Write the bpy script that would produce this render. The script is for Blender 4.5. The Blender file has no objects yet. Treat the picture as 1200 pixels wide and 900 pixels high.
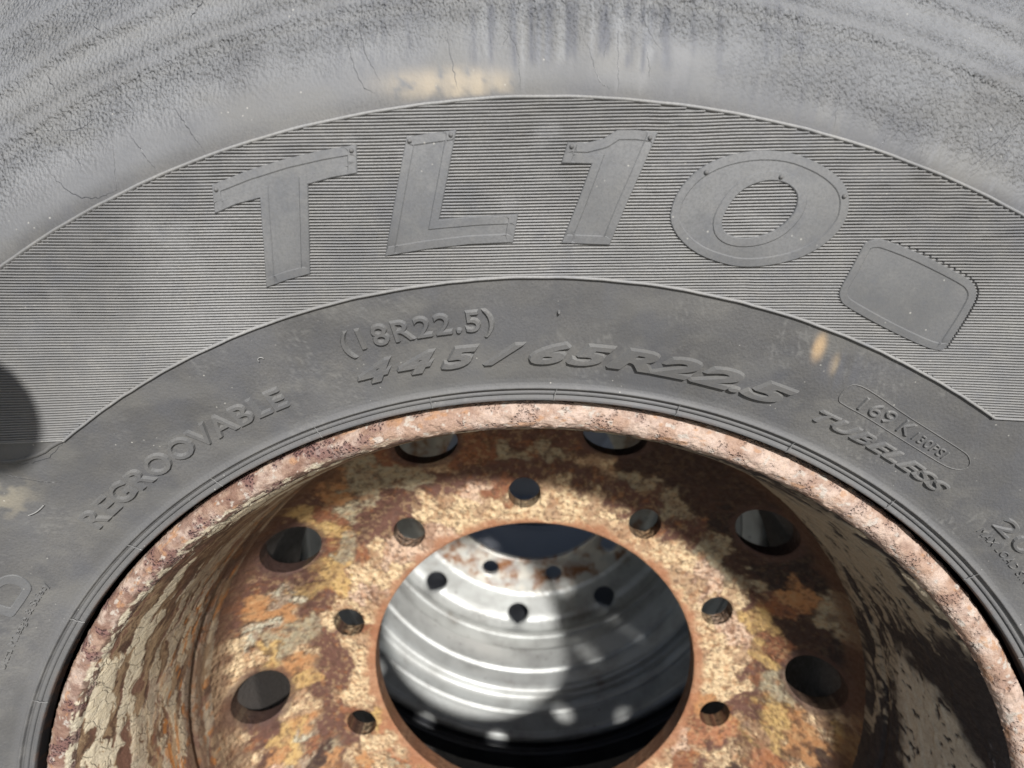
import bpy, math, random
import numpy as np
from mathutils import Vector, Matrix
from mathutils.geometry import delaunay_2d_cdt
random.seed(3); rng = np.random.RandomState(7)
sc = bpy.context.scene
col = sc.collection
R = math.radians
Z0 = 0.575                        # wheel axis above the ground (m); shapes below are written in mm round the axis

# ------------------------------------------------------------------ camera
cd = bpy.data.cameras.new('camera'); cam = bpy.data.objects.new('camera', cd); col.objects.link(cam)
fw = Vector((-0.02772, 0.96867, -0.24679)); rt = Vector((0.99957, 0.02929, 0.00267)); up = rt.cross(fw); up.normalize(); rt = fw.cross(up)
cam.matrix_world = Matrix(((rt.x, up.x, -fw.x, -0.0051), (rt.y, up.y, -fw.y, -0.3221), (rt.z, up.z, -fw.z, 0.3909+Z0), (0, 0, 0, 1)))
cd.sensor_width = 36; cd.lens = 790.3/1200*36; cd.clip_start = 0.02; cd.clip_end = 500
cd.dof.use_dof = True; cd.dof.focus_distance = 0.33; cd.dof.aperture_fstop = 9
sc.camera = cam
# ------------------------------------------------------------------ sky, sun, exposure
SUN = Vector((0.22, -1.0, 0.57)).normalized()
w = bpy.data.worlds.new('World'); sc.world = w; w.use_nodes = True
nt = w.node_tree; nt.nodes.clear()
sky = nt.nodes.new('ShaderNodeTexSky'); sky.sky_type = 'NISHITA'; sky.sun_disc = False
sky.sun_elevation = math.asin(SUN.z); sky.sun_rotation = math.atan2(SUN.x, SUN.y)
bg = nt.nodes.new('ShaderNodeBackground'); bg.inputs['Strength'].default_value = 0.072
wo = nt.nodes.new('ShaderNodeOutputWorld'); nt.links.new(sky.outputs[0], bg.inputs[0]); nt.links.new(bg.outputs[0], wo.inputs[0])
sl = bpy.data.lights.new('sun', 'SUN'); so = bpy.data.objects.new('sun', sl); col.objects.link(so)
sl.energy = 4.6; sl.angle = R(3.0); sl.color = (1.0, 0.975, 0.94)
so.rotation_euler = SUN.to_track_quat('Z', 'Y').to_euler(); so.location = (1, -3, 3)
sc.view_settings.view_transform = 'Standard'; sc.view_settings.look = 'None'; sc.view_settings.gamma = 1
sc.view_settings.exposure = 0.75; sc.view_settings.use_curve_mapping = False
sc.cycles.max_bounces = 8; sc.cycles.diffuse_bounces = 6

# ------------------------------------------------------------------ numpy noise
def _h(ix, iy, iz, s):
    n = (ix.astype(np.int64)*374761393 + iy.astype(np.int64)*668265263 + iz.astype(np.int64)*2147483647 + s*974634777) & 0xffffffff
    n = ((n ^ (n >> 13)) * 1274126177) & 0xffffffff
    n = ((n ^ (n >> 16)) * 2246822519) & 0xffffffff
    return ((n ^ (n >> 15)) & 0xffffff) / float(0xffffff)
def vn(x, y, z=0.0, s=0):
    x = np.asarray(x, float); y = np.asarray(y, float); z = np.zeros_like(x)+z
    ix, iy, iz = np.floor(x), np.floor(y), np.floor(z)
    fx, fy, fz = x-ix, y-iy, z-iz
    fx, fy, fz = [t*t*(3-2*t) for t in (fx, fy, fz)]
    o = 0
    for a in (0, 1):
        for b in (0, 1):
            for c in (0, 1):
                o = o + _h(ix+a, iy+b, iz+c, s)*(fx if a else 1-fx)*(fy if b else 1-fy)*(fz if c else 1-fz)
    return o
def fbm(x, y, z=0.0, s=0, o=4, g=0.5):
    t = 0; a = 1; n = 0
    for i in range(o):
        k = 2.03**i
        t = t + a*vn(np.asarray(x)*k+7.3*i, np.asarray(y)*k-3.1*i, np.asarray(z)*k, s+i); n += a; a *= g
    return t/n
def ss(a, b, x):
    t = np.clip((x-a)/(b-a), 0, 1); return t*t*(3-2*t)
def lin(c):
    c = np.array(c, float)/255; return np.where(c <= .04045, c/12.92, ((c+.055)/1.055)**2.4)
def alb(c, k=1.9): return lin(c)/k        # real surface colour behind a tone seen in full sun

# ------------------------------------------------------------------ objects
def empty(name, loc, label=None, cat=None, group=None):
    o = bpy.data.objects.new(name, None); col.objects.link(o); o.location = loc; o.empty_display_size = .05
    if label: o['label'] = label
    if cat: o['category'] = cat
    if group: o['group'] = group
    return o
def meshobj(name, V, F, mat, parent=None, smooth=True, attrs=None, label=None, kind=None, sharp=None, scale=.001):
    """V: (n,3) mm, F: list of index arrays, each (m,3) or (m,4)"""
    V = np.asarray(V, float)*scale
    me = bpy.data.meshes.new(name); me.vertices.add(len(V)); me.vertices.foreach_set('co', V.ravel())
    F = [np.asarray(f, int) for f in (F if isinstance(F, list) else [F]) if len(f)]
    idx = np.concatenate([f.ravel() for f in F]); tot = np.concatenate([np.full(len(f), f.shape[1]) for f in F])
    st = np.concatenate([[0], np.cumsum(tot)[:-1]])
    me.loops.add(len(idx)); me.loops.foreach_set('vertex_index', idx.astype(np.int32))
    me.polygons.add(len(tot)); me.polygons.foreach_set('loop_start', st.astype(np.int32)); me.polygons.foreach_set('loop_total', tot.astype(np.int32))
    me.update(calc_edges=True); me.validate()
    me.polygons.foreach_set('use_smooth', np.full(len(me.polygons), smooth))
    if attrs:
        for k, a in attrs.items():
            if a.ndim == 2:
                at = me.attributes.new(k, 'FLOAT_COLOR', 'POINT'); at.data.foreach_set('color', np.concatenate([a, np.ones((len(a), 1))], 1).astype(np.float32).ravel())
            else:
                at = me.attributes.new(k, 'FLOAT', 'POINT'); at.data.foreach_set('value', a.astype(np.float32))
    if sharp and smooth: me.set_sharp_from_angle(angle=R(sharp))
    me.materials.append(mat)
    o = bpy.data.objects.new(name, me); col.objects.link(o)
    if parent: o.parent = parent
    if label: o['label'] = label
    if kind: o['kind'] = kind
    return o
def grid_faces(nu, nv, wrap_u=True, flip=False):
    i = np.arange(nu if wrap_u else nu-1)[:, None]; j = np.arange(nv-1)[None, :]; i2 = (i+1) % nu
    f = np.stack(np.broadcast_arrays(i*nv+j, i2*nv+j, i2*nv+j+1, i*nv+j+1), -1).reshape(-1, 4)
    return f[:, ::-1] if flip else f
def thetas(fine, coarse, a=-16, b=196):
    return np.radians(np.concatenate([np.arange(a, b, fine), np.arange(b, 360+a-coarse*.5, coarse)]))
def densify(prof, step):
    prof = np.array(prof, float); L = np.concatenate([[0], np.cumsum(np.hypot(*np.diff(prof, axis=0).T))])
    n = max(2, int(L[-1]/step)); t = np.union1d(np.linspace(0, L[-1], n), L)
    t = t[np.concatenate([[True], np.diff(t) > 1e-3])]
    return np.stack([np.interp(t, L, prof[:, 0]), np.interp(t, L, prof[:, 1])], 1)
def smoothprof(pts, n=400):
    """Catmull-Rom through points given as (r, y)"""
    P = np.array(pts, float); out = []
    E = np.vstack([2*P[0]-P[1], P, 2*P[-1]-P[-2]]); m = max(2, n//(len(P)-1))
    for i in range(len(P)-1):
        a, b, c, d = E[i:i+4]; t = np.linspace(0, 1, m, endpoint=False)[:, None]
        out.append(.5*((2*b)+(-a+c)*t+(2*a-5*b+4*c-d)*t*t+(-a+3*b-3*c+d)*t**3))
    out.append(P[-1:]); return np.vstack(out)
def revolve(prof, th):
    """prof (n,2) of r,y -> V (nt*n,3), T, R, Y flat arrays"""
    T = np.repeat(th, len(prof)); Rr = np.tile(prof[:, 0], len(th)); Y = np.tile(prof[:, 1], len(th))
    return T, Rr, Y
def pnorm(prof):
    d = np.gradient(prof, axis=0); n = np.stack([d[:, 1], -d[:, 0]], 1); n /= np.linalg.norm(n, axis=1)[:, None]+1e-9
    return n          # (nr, ny)

# ------------------------------------------------------------------ materials
class NT:
    def __init__(s, name):
        s.m = bpy.data.materials.new(name); s.m.use_nodes = True; s.t = s.m.node_tree; s.b = s.t.nodes['Principled BSDF']
    def n(s, ty, **k):
        x = s.t.nodes.new(ty)
        for a, v in k.items():
            if a.startswith('_'): setattr(x, a[1:], v)
            else: s.set(x.inputs[a.replace('__', ' ')], v)
        return x
    def set(s, i, v):
        if isinstance(v, bpy.types.NodeSocket): s.t.links.new(v, i)
        else: i.default_value = v
    def math(s, op, a, b=0.0, c=0.0, clamp=False):
        x = s.t.nodes.new('ShaderNodeMath'); x.operation = op; x.use_clamp = clamp
        for i, v in enumerate((a, b, c)): s.set(x.inputs[i], v)
        return x.outputs[0]
    def ramp(s, f, a, b, lo=0.0, hi=1.0):
        x = s.t.nodes.new('ShaderNodeMapRange'); x.interpolation_type = 'SMOOTHSTEP'
        for i, v in enumerate((f, a, b, lo, hi)): s.set(x.inputs[i], v)
        return x.outputs[0]
    def mix(s, f, a, b, mode='MIX'):
        x = s.t.nodes.new('ShaderNodeMix'); x.data_type = 'RGBA'; x.blend_type = mode; x.clamp_factor = True
        s.set(x.inputs[0], f); s.set(x.inputs[6], a if isinstance(a, bpy.types.NodeSocket) else (*a, 1)); s.set(x.inputs[7], b if isinstance(b, bpy.types.NodeSocket) else (*b, 1))
        return x.outputs[2]
    def coord(s, scale=(1, 1, 1)):
        c = s.t.nodes.new('ShaderNodeTexCoord'); m = s.t.nodes.new('ShaderNodeMapping'); s.t.links.new(c.outputs['Object'], m.inputs[0]); m.inputs['Scale'].default_value = scale
        return m.outputs[0]
    def noise(s, v, scale, detail=3, rough=.5, dist=0.0):
        return s.n('ShaderNodeTexNoise', Vector=v, Scale=scale, Detail=detail, Roughness=rough, Distortion=dist).outputs[0]
    def voro(s, v, scale, feature='F1', out='Distance', rnd=1.0):
        x = s.n('ShaderNodeTexVoronoi', _feature=feature, Vector=v, Scale=scale, Randomness=rnd); return x.outputs[out]
    def bump(s, h, dist, strength=1.0, normal=None):
        b = s.t.nodes.new('ShaderNodeBump'); s.set(b.inputs['Height'], h); b.inputs['Distance'].default_value = dist; s.set(b.inputs['Strength'], strength)
        if normal is not None: s.set(b.inputs['Normal'], normal)
        return b.outputs[0]
    def attr(s, n, out='Fac'):
        a = s.t.nodes.new('ShaderNodeAttribute'); a.attribute_name = n; return a.outputs[out]
    def out(s, color, rough=.6, normal=None, metal=0.0, spec=.5):
        s.set(s.b.inputs['Base Color'], color if isinstance(color, bpy.types.NodeSocket) else (*color, 1)); s.set(s.b.inputs['Roughness'], rough)
        s.set(s.b.inputs['Metallic'], metal); s.set(s.b.inputs['Specular IOR Level'], spec)
        if normal is not None: s.set(s.b.inputs['Normal'], normal)
        return s.m

def rubber_mat(name, base, attrs=True, grainy=True, relief=1.0):
    m = NT(name); v = m.coord()
    n1 = m.noise(v, 14, 4); n2 = m.noise(v, 120, 4, .6); n3 = m.noise(v, 900, 2, .6)
    base = np.array(base)
    c = m.mix(m.ramp(n1, .35, .7), base*.78, base*1.16)
    n4 = m.noise(v, 34, 5, .7); c = m.mix(m.ramp(n4, .50, .66, 0, .5), c, base*np.array((.66, .69, .76)))
    c = m.mix(m.ramp(n2, .4, .8, 0, .35), c, base*np.array((1.28, 1.24, 1.14)))
    c = m.mix(m.ramp(n3, .35, .75, 0, .5), c, base*.70)
    if attrs:
        c = m.mix(m.attr('wear_shade'), c, m.attr('stain_shade', 'Color'))
    # specks of dust and dried droplets
    sp = m.math('MULTIPLY', m.ramp(m.voro(v, 210), .05, .11, 1, 0), m.ramp(m.noise(v, 40, 2), .5, .62))
    c = m.mix(m.math('MULTIPLY', sp, .55), c, (.36, .35, .32))
    h = m.math('ADD', m.math('MULTIPLY', n3, .5), m.math('MULTIPLY', n2, .5))
    nrm = m.bump(h, .00035*relief, .55)
    if grainy:
        g = m.attr('grain')
        # leathery wrinkles of aged rubber
        vv = m.coord((1, 1, .8))
        w0 = m.noise(vv, 60, 2, .5)
        off = m.n('ShaderNodeVectorMath', _operation='MULTIPLY_ADD'); m.set(off.inputs[0], m.n('ShaderNodeTexNoise', Vector=vv, Scale=160, Detail=2).outputs[1]); off.inputs[1].default_value = (.0018, .0018, .0018); m.set(off.inputs[2], vv)
        a = m.voro(off.outputs[0], 860, 'SMOOTH_F1'); b = m.noise(off.outputs[0], 700, 3, .65)
        hh = m.math('ADD', m.math('MULTIPLY', a, .9), m.math('MULTIPLY', b, .9))
        nrm = m.bump(hh, .0024, m.math('MULTIPLY', g, m.ramp(w0, .3, .6, .85, 1.0)), nrm)
        c = m.mix(m.math('MULTIPLY', m.math('MULTIPLY', g, m.ramp(hh, .8, 1.15, .0, .6)), .45), c, base*.62)
    return m.out(c, m.ramp(n1, .3, .7, .60, .74), nrm, spec=.34)
M_RUB = rubber_mat('aged_rubber', (.086, .085, .0845))
M_RUB2 = rubber_mat('letter_rubber', (.100, .099, .098), attrs=False, grainy=False)
M_LIT_EDGE = rubber_mat('lit_edge_rubber', (.116, .115, .113), attrs=False, grainy=False)  # paler bevel faces: the letters' lit edges put into the colour
M_PLATE = rubber_mat('smooth_letter_rubber', (.106, .107, .109), attrs=False, grainy=False)
M_RIB = rubber_mat('rib_rubber', (.185, .184, .182), attrs=False, grainy=False, relief=1.4)
def black_rubber(name, base, rough):
    m = NT(name); v = m.coord(); n = m.noise(v, 30, 4, .6)
    return m.out(m.mix(m.ramp(n, .3, .7), np.array(base)*.7, np.array(base)*1.4), m.ramp(n, .3, .7, rough-.1, rough+.1), m.bump(m.noise(v, 300, 3), .0004, .4))
M_BLACK = black_rubber('dark_rubber', (.022, .023, .026), .38)

def rust_mat(name, kind):
    m = NT(name); v = m.coord()
    c = m.attr('tint', 'Color'); bl = m.attr('blister')
    off = m.n('ShaderNodeVectorMath', _operation='MULTIPLY_ADD'); m.set(off.inputs[0], m.n('ShaderNodeTexNoise', Vector=v, Scale=180, Detail=3).outputs[1]); off.inputs[1].default_value = (.004, .004, .004); m.set(off.inputs[2], v)
    nf = m.noise(v, 700, 4, .65); nm = m.noise(v, 230, 4, .6)
    cells = m.voro(off.outputs[0], 260, 'SMOOTH_F1')
    pits = m.voro(off.outputs[0], 640, 'F1')
    c = m.mix(m.ramp(nm, .3, .75, .0, .75), c, m.mix(.5, c, (1.0, .93, .80), 'MULTIPLY'))
    c = m.mix(m.ramp(nf, .42, .75, 0, .38), c, m.mix(1.0, c, (.50, .42, .36), 'MULTIPLY'))
    if kind == 'disc':
        crack = m.math('MULTIPLY', m.ramp(cells, .42, .75), bl)
        c = m.mix(m.math('MULTIPLY', crack, .62), c, (.16, .075, .032))
        h = m.math('SUBTRACT', m.math('MULTIPLY', nm, .5), m.math('MULTIPLY', m.math('MULTIPLY', cells, bl), 1.5))
        nrm = m.bump(h, .0026, .9); nrm = m.bump(nf, .0006, .6, nrm)
    elif kind == 'lip':
        pm = m.ramp(m.noise(v, 75, 4, .6), .51, .60)
        pit = m.math('MULTIPLY', m.ramp(pits, .16, .50, 1, 0), pm)
        c = m.mix(m.math('MULTIPLY', pm, m.math('MULTIPLY', m.attr('rusty'), .8)), c, (.12, .062, .056))
        c = m.mix(m.math('MULTIPLY', pit, m.math('MULTIPLY_ADD', m.attr('rusty'), .8, .0)), c, (.035, .018, .022))
        c = m.mix(m.ramp(m.noise(v, 60, 3), .64, .74, 0, .5), c, (.30, .15, .06))
        h = m.math('SUBTRACT', m.math('ADD', m.math('MULTIPLY', nf, .55), m.math('MULTIPLY', nm, .8)), m.math('MULTIPLY', pit, .8))
        nrm = m.bump(h, .0014, .9)
    else:
        h = m.math('ADD', m.math('MULTIPLY', nf, .4), m.math('MULTIPLY', nm, .8))
        ck = m.math('MULTIPLY', m.ramp(m.voro(off.outputs[0], 95, 'DISTANCE_TO_EDGE'), .0, .035, 1, 0), m.attr('blister'))
        c = m.mix(m.math('MULTIPLY', ck, .75), c, (.02, .015, .012))
        nrm = m.bump(m.math('SUBTRACT', h, ck), .0012, .8)
    return m.out(c, m.ramp(nm, .3, .7, .62, .9), nrm, spec=.3)
M_DISC = rust_mat('rusted_disc', 'disc'); M_LIP = rust_mat('rusted_flange', 'lip'); M_BAR = rust_mat('flaking_barrel', 'barrel')

def silver_mat():
    m = NT('dirty_silver_paint'); v = m.coord(); n = m.noise(v, 18, 5, .6); f = m.noise(v, 160, 3, .6)
    c = m.mix(m.ramp(n, .40, .75), (.40, .41, .40), (.25, .25, .24))
    c = m.mix(m.ramp(m.noise(v, 9, 5, .65), .58, .70, 0, .65), c, (.17, .13, .09))
    c = m.mix(m.attr('rusty'), c, m.mix(m.ramp(m.noise(v, 28, 5, .65), .42, .60), (.50, .48, .43), (.20, .085, .035)))
    c = m.mix(m.ramp(m.voro(v, 55), .03, .12, .8, 0), c, (.08, .06, .05))
    return m.out(c, m.ramp(n, .3, .7, .40, .58), m.bump(f, .0008, .5), metal=.4, spec=.5)
M_SILVER = silver_mat()

# ================================================================== THE GROUND
m = NT('yard_concrete'); v = m.coord(); n = m.noise(v, 3, 5, .6); g = m.noise(v, 140, 3, .7)
M_GROUND = m.out(m.mix(m.ramp(g, .35, .7), m.mix(n, (.17, .165, .155), (.25, .245, .23)), (.10, .098, .094)), .9, m.bump(g, .003, .6))
gx = np.linspace(-60, 60, 41)**3/3600; GX, GY = np.meshgrid(gx, gx, indexing='ij')
GZ = (fbm(GX*1.2, GY*1.2, 0, 5)-.5)*.02 - .012
meshobj('yard_ground', np.stack([GX.ravel(), GY.ravel(), GZ.ravel()], 1), grid_faces(41, 41, False), M_GROUND, kind='structure', scale=1)

# ================================================================== TYRE PROFILE
PR = [(298, 6), (300, 0), (303, -3), (309, -6), (322, -11), (340, -18), (362, -26), (390, -33), (415, -36), (440, -35), (470, -29), (500, -19), (530, -3), (555, 15), (575, 48)]
_pr = np.array(PR, float); _RR = np.linspace(298, 575, 800)
def _herm(x, y, xs):
    d = np.gradient(y, x); i = np.clip(np.searchsorted(x, xs)-1, 0, len(x)-2); h = x[i+1]-x[i]; t = (xs-x[i])/h
    return (2*t**3-3*t**2+1)*y[i]+(t**3-2*t**2+t)*h*d[i]+(-2*t**3+3*t**2)*y[i+1]+(t**3-t**2)*h*d[i+1]
_YY = _herm(_pr[:, 0], _pr[:, 1], _RR)
def prof_y(r): return np.interp(r, _RR, _YY)
def und(x, z):                      # slow unevenness of the sidewall
    return (fbm(np.asarray(x)/60, np.asarray(z)/60, 0, 21, 3)-.5)*1.2
def sw(x, z, h=0.0):
    """a point of the sidewall x,z raised by h mm along its normal"""
    x = np.asarray(x, float); z = np.asarray(z, float); r = np.hypot(x, z); y = prof_y(r); s = (prof_y(r+1)-prof_y(r-1))/2
    k = 1/np.sqrt(1+s*s); h = np.asarray(h)+und(x, z)*ss(312, 330, r)*(1-ss(520, 550, r))
    q = r + h*s*k
    return np.stack([x*q/r, y-h*k, z*q/r], -1)
def bead_relief(r):
    return np.interp(r, [298.5, 300.6, 301.8, 303.2, 304.2, 304.9, 305.6, 306.6, 307.2, 307.7, 308.4, 309.2, 309.9, 310.6, 311.8, 314],
                        [-4, -3.2, .3, 1.5, .9, -.4, .5, .5, -.3, .3, .4, 1.3, 1.5, .7, .2, 0])
def terrace(r):
    return .9*ss(473.6, 476.0, r) - .5*ss(478, 492, r) + 1.0*ss(494, 497, r) - .4*ss(500, 512, r) + 1.4*ss(512, 516, r) + 2.2*ss(533, 538, r)
W1 = 362.0
def build_tyre(parent, mat, detailed):
    if detailed:
        rr = np.concatenate([np.arange(298.2, 316, .35), np.arange(316, 468, 1.5), np.arange(468, 522, .8), np.arange(522, 575, 2.5)])
        th = thetas(.2, 1.5)
    else:
        rr = np.concatenate([np.arange(298.2, 316, .8), np.arange(316, 575, 6)]); th = np.radians(np.arange(0, 360, 1.5))
    ra = np.array([574, 577, 578, 578, 570, 570, 578, 578, 570, 570, 578, 578, 570, 570, 578, 578, 577, 574.])
    ya = np.array([60, 75, 84, 108, 112, 122, 126, 150, 154, 166, 170, 194, 198, 208, 212, 262, 290, 300.])
    ya = 60+(ya-60)*(W1-120)/240
    rb = np.concatenate([np.arange(570, 320, -12), np.arange(318, 297, -2.)])
    n1 = len(rr); rall = np.concatenate([rr, ra, rb]); yall = np.concatenate([prof_y(rr), ya, W1-prof_y(rb)])
    T, Rr, Y = revolve(np.stack([rall, yall], 1), th); J = np.tile(np.arange(len(rall)), len(th)); f = J < n1
    X, Z = Rr*np.cos(T), Rr*np.sin(T); V = np.stack([X, Y, Z], 1)
    h = 1.35*bead_relief(Rr[f]) + .8*terrace(Rr[f])*(.35+.65*(ss(0, 1, np.abs(np.degrees(T[f])-90)/26)))
    h += (Rr[f] > 470)*(fbm(X[f]/5, Z[f]/5, 0, 31, 4)-.5)*.5*ss(470, 485, Rr[f])
    V[f] = sw(X[f], Z[f], h)
    lug = (Rr > 557) & (((T*57.2958*1.0) % 9) < 2.0); k = np.where(lug, 1-9/np.maximum(Rr, 1), 1.0); V[:, 0] *= k; V[:, 2] *= k
    at = None
    if detailed:
        r = Rr; deg = np.degrees(T)
        grain0 = 0
        warp = (fbm(X/11, Z/11, 0, 41, 3)-.5)*14
        grain = ss(446, 470, r+warp*.9)*.75 + .25*ss(472, 480, r) + .10
        grain = np.maximum(grain, .75*ss(436, 450, r+warp*.5)*ss(40, 110, X))
        grain *= np.where(r > 476, 1-.55*ss(0, 1, 1-np.abs(r-489)/11), 1)
        grain = np.where(np.abs(X) < 60, grain*(.6+.4*ss(440, 462, r)), grain); grain = np.clip(grain*1.15, 0, 1)
        wear_shade = np.zeros(len(X)); stain_shade = np.tile(np.array([.086, .085, .0845]), (len(X), 1))
        def lay(mask, c):
            nonlocal wear_shade, stain_shade
            mask = np.clip(mask, 0, 1)[:, None]; W = wear_shade[:, None]; nw = mask+W*(1-mask)
            stain_shade = np.where(nw > 1e-4, (np.array(c)*mask+stain_shade*W*(1-mask))/np.maximum(nw, 1e-4), stain_shade); wear_shade = nw[:, 0]
        # brighter zone above the ribbed band, dusty brown at upper left
        lay(ss(436, 446, r)*(.50+.25*fbm(X/25, Z/25, 0, 51)), (.140, .143, .150))
        lay(ss(436, 444, r)*(1-ss(446, 460, r+warp))*.45*ss(-.2, .8, X/160+.3), (.150, .150, .147))
        lay(ss(470, 500, r)*.6*ss(60, 130, X), (.19, .195, .205))
        lay(ss(515, 545, r)*.8*ss(60, 130, -X), (.19, .178, .15))
        lay(.5*ss(.55, .75, vn(T*430, r/26, 0, 90))*ss(436, 439, r)*(1-ss(470, 490, r))*ss(20, 90, X), (.095, .097, .104))
        lay(.22*ss(.66, .85, vn(T*620, r/18, 0, 92))*ss(436, 439, r)*(1-ss(462, 480, r))*ss(-60, 0, X), (.19, .19, .195))
        lay(.8*ss(448, 462, r)*ss(.15, .45, fbm(X/30, Z/12, 0, 58, 4)), (.150, .153, .158))
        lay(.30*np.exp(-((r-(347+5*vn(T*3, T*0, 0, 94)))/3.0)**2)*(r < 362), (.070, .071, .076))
        lay(.5*ss(.60, .80, vn(X/1.3+Z/9, Z/1.0-X/30, 0, 95))*ss(.5, .7, fbm(X/22, Z/22, 0, 96))*(r < 364), (.15, .148, .142))
        lay(.35*(1-ss(0, 5, np.abs(r-329)-6))*ss(.45, .7, fbm(X/5, Z/5, 0, 97, 4)), (.125, .121, .112))
        # soft bluish scuffs
        lay(.40*ss(.45, .75, fbm(X/16, Z/26, 0, 61, 6))*(1-.6*ss(440, 460, r)), (.070, .073, .083))
        lay(.40*ss(.45, .75, fbm(X/34, Z/14, 0, 67, 6)), (.122, .119, .111))
        # run-down water streaks on the upper sidewall
        sx = vn(X/2.1, Z/190, 0, 71)*.6+vn(X/.8, Z/120, 0, 73)*.4
        zb = 441+9*vn(X/4.0, X*0, 0, 75)
        lay(.85*ss(.52, .66, sx)*ss(-34, -20, X)*(1-ss(40, 60, X))*ss(0, 5, Z-zb)*(1-.35*ss(466, 472, r)), (.075, .078, .090))
        lay(.5*ss(.56, .72, sx)*ss(-110, -60, X)*(1-ss(90, 140, X))*ss(0, 5, Z-zb+2), (.090, .093, .104))
        lay(.16*ss(.60, .70, vn(X/1.2, Z/90, 0, 77))*ss(-34, -20, X)*(1-ss(40, 60, X))*ss(0, 5, Z-zb), (.30, .31, .32))
        # ochre runs
        bl = lambda cx, cz, ax, az: np.exp(-(((X-cx)/ax)**2+((Z-cz)/az)**2)**1.6)
        sv = .55+.7*vn(X/2.4, Z/60, 0, 81)
        lay(.58*bl(-36, 440, 28, 6.0)*sv*ss(.25, .5, fbm(X/3.5, Z/5, 0, 98, 4))*ss(435.5, 437.5, r)*(1-ss(-16, -11, X)), (.33, .275, .195))
        lay(.70*bl(123, 333, 2.6, 6.5)*sv, (.45, .31, .17)); lay(.55*bl(131, 325, 2.0, 5)*sv, (.38, .29, .18))
        lay(.7*bl(136, 322, 12, 9)*vn(X/2.0, Z/30, 0, 83), (.085, .088, .100))
        # fold shadow painted along the lower left sidewall, pale brown patch near the edge
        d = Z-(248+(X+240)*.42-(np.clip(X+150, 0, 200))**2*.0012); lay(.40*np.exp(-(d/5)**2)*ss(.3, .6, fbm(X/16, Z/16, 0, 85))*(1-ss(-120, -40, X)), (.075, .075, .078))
        lay(.7*bl(-262, 258, 15, 14)*ss(.4, .65, fbm(X/5, Z/5, 0, 87)), (.20, .18, .14))
        for rb, wb in ((478.6, 2.0), (499.5, 2.0), (518, 2.4)): lay(.22*np.exp(-((r-rb+(vn(X/3, Z/3, 0, 88)-.5)*1.0)/wb)**2)*ss(.1, .5, np.abs(X)/200), (.085, .085, .088)); grain = grain*(1-.5*np.exp(-((r-rb)/wb)**2))
        for rb in (475.2, 495.5): lay(.4*np.exp(-((r-rb+3)/1.8)**2), (.17, .17, .168))
        # darker at the bead root
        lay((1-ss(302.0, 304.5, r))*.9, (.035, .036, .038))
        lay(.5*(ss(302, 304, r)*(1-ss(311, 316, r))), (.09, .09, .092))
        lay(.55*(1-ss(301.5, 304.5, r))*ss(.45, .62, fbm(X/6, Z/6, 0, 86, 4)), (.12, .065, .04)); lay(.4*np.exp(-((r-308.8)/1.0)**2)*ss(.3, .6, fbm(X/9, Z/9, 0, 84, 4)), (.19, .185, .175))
        at = dict(grain=grain, wear_shade=wear_shade, stain_shade=stain_shade)
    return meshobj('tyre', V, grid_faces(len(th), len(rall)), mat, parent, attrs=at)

# ================================================================== FRONT WHEEL
GROUP = 'truck wheels standing in a row behind one another'
wheel = empty('truck_wheel', (0, 0, Z0-.578), 'nearest truck wheel, grey lettered tyre on a rusty perforated steel rim', 'wheel', GROUP)
wheel.location = (0, 0, Z0)
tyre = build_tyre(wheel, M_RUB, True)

# ---------------- relief plates (CDT)
def chaikin(P, n=2):
    P = np.array(P, float)
    for _ in range(n):
        Q = np.roll(P, -1, 0); P = np.stack([.75*P+.25*Q, .25*P+.75*Q], 1).reshape(-1, 2)
    return P
def resample(P, step):
    P = np.array(P, float); out = []
    for a, b in zip(P, np.roll(P, -1, 0)):
        n = max(1, int(np.ceil(np.linalg.norm(b-a)/step)))
        for i in range(n): out.append(a+(b-a)*i/n)
    return np.array(out)
def area(P): x, y = P.T; return .5*np.sum(x*np.roll(y, -1)-np.roll(x, -1)*y)
def inset(P, d):
    """move a closed loop to its left by d (miter)"""
    a = P-np.roll(P, 1, 0); b = np.roll(P, -1, 0)-P
    a = a/(np.linalg.norm(a, axis=1)[:, None]+1e-9); b = b/(np.linalg.norm(b, axis=1)[:, None]+1e-9)
    na, nb = np.stack([-a[:, 1], a[:, 0]], 1), np.stack([-b[:, 1], b[:, 0]], 1); m_ = na+nb
    k = 2/np.maximum((m_**2).sum(1), .35); return P+m_*k[:, None]*d
def inside(P, pts):
    x, y = pts[:, 0], pts[:, 1]; c = np.zeros(len(pts), bool)
    for (x1, y1), (x2, y2) in zip(P, np.roll(P, -1, 0)):
        k = ((y1 > y) != (y2 > y)) & (x < (x2-x1)*(y-y1)/(y2-y1+1e-12)+x1); c ^= k
    return c
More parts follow.
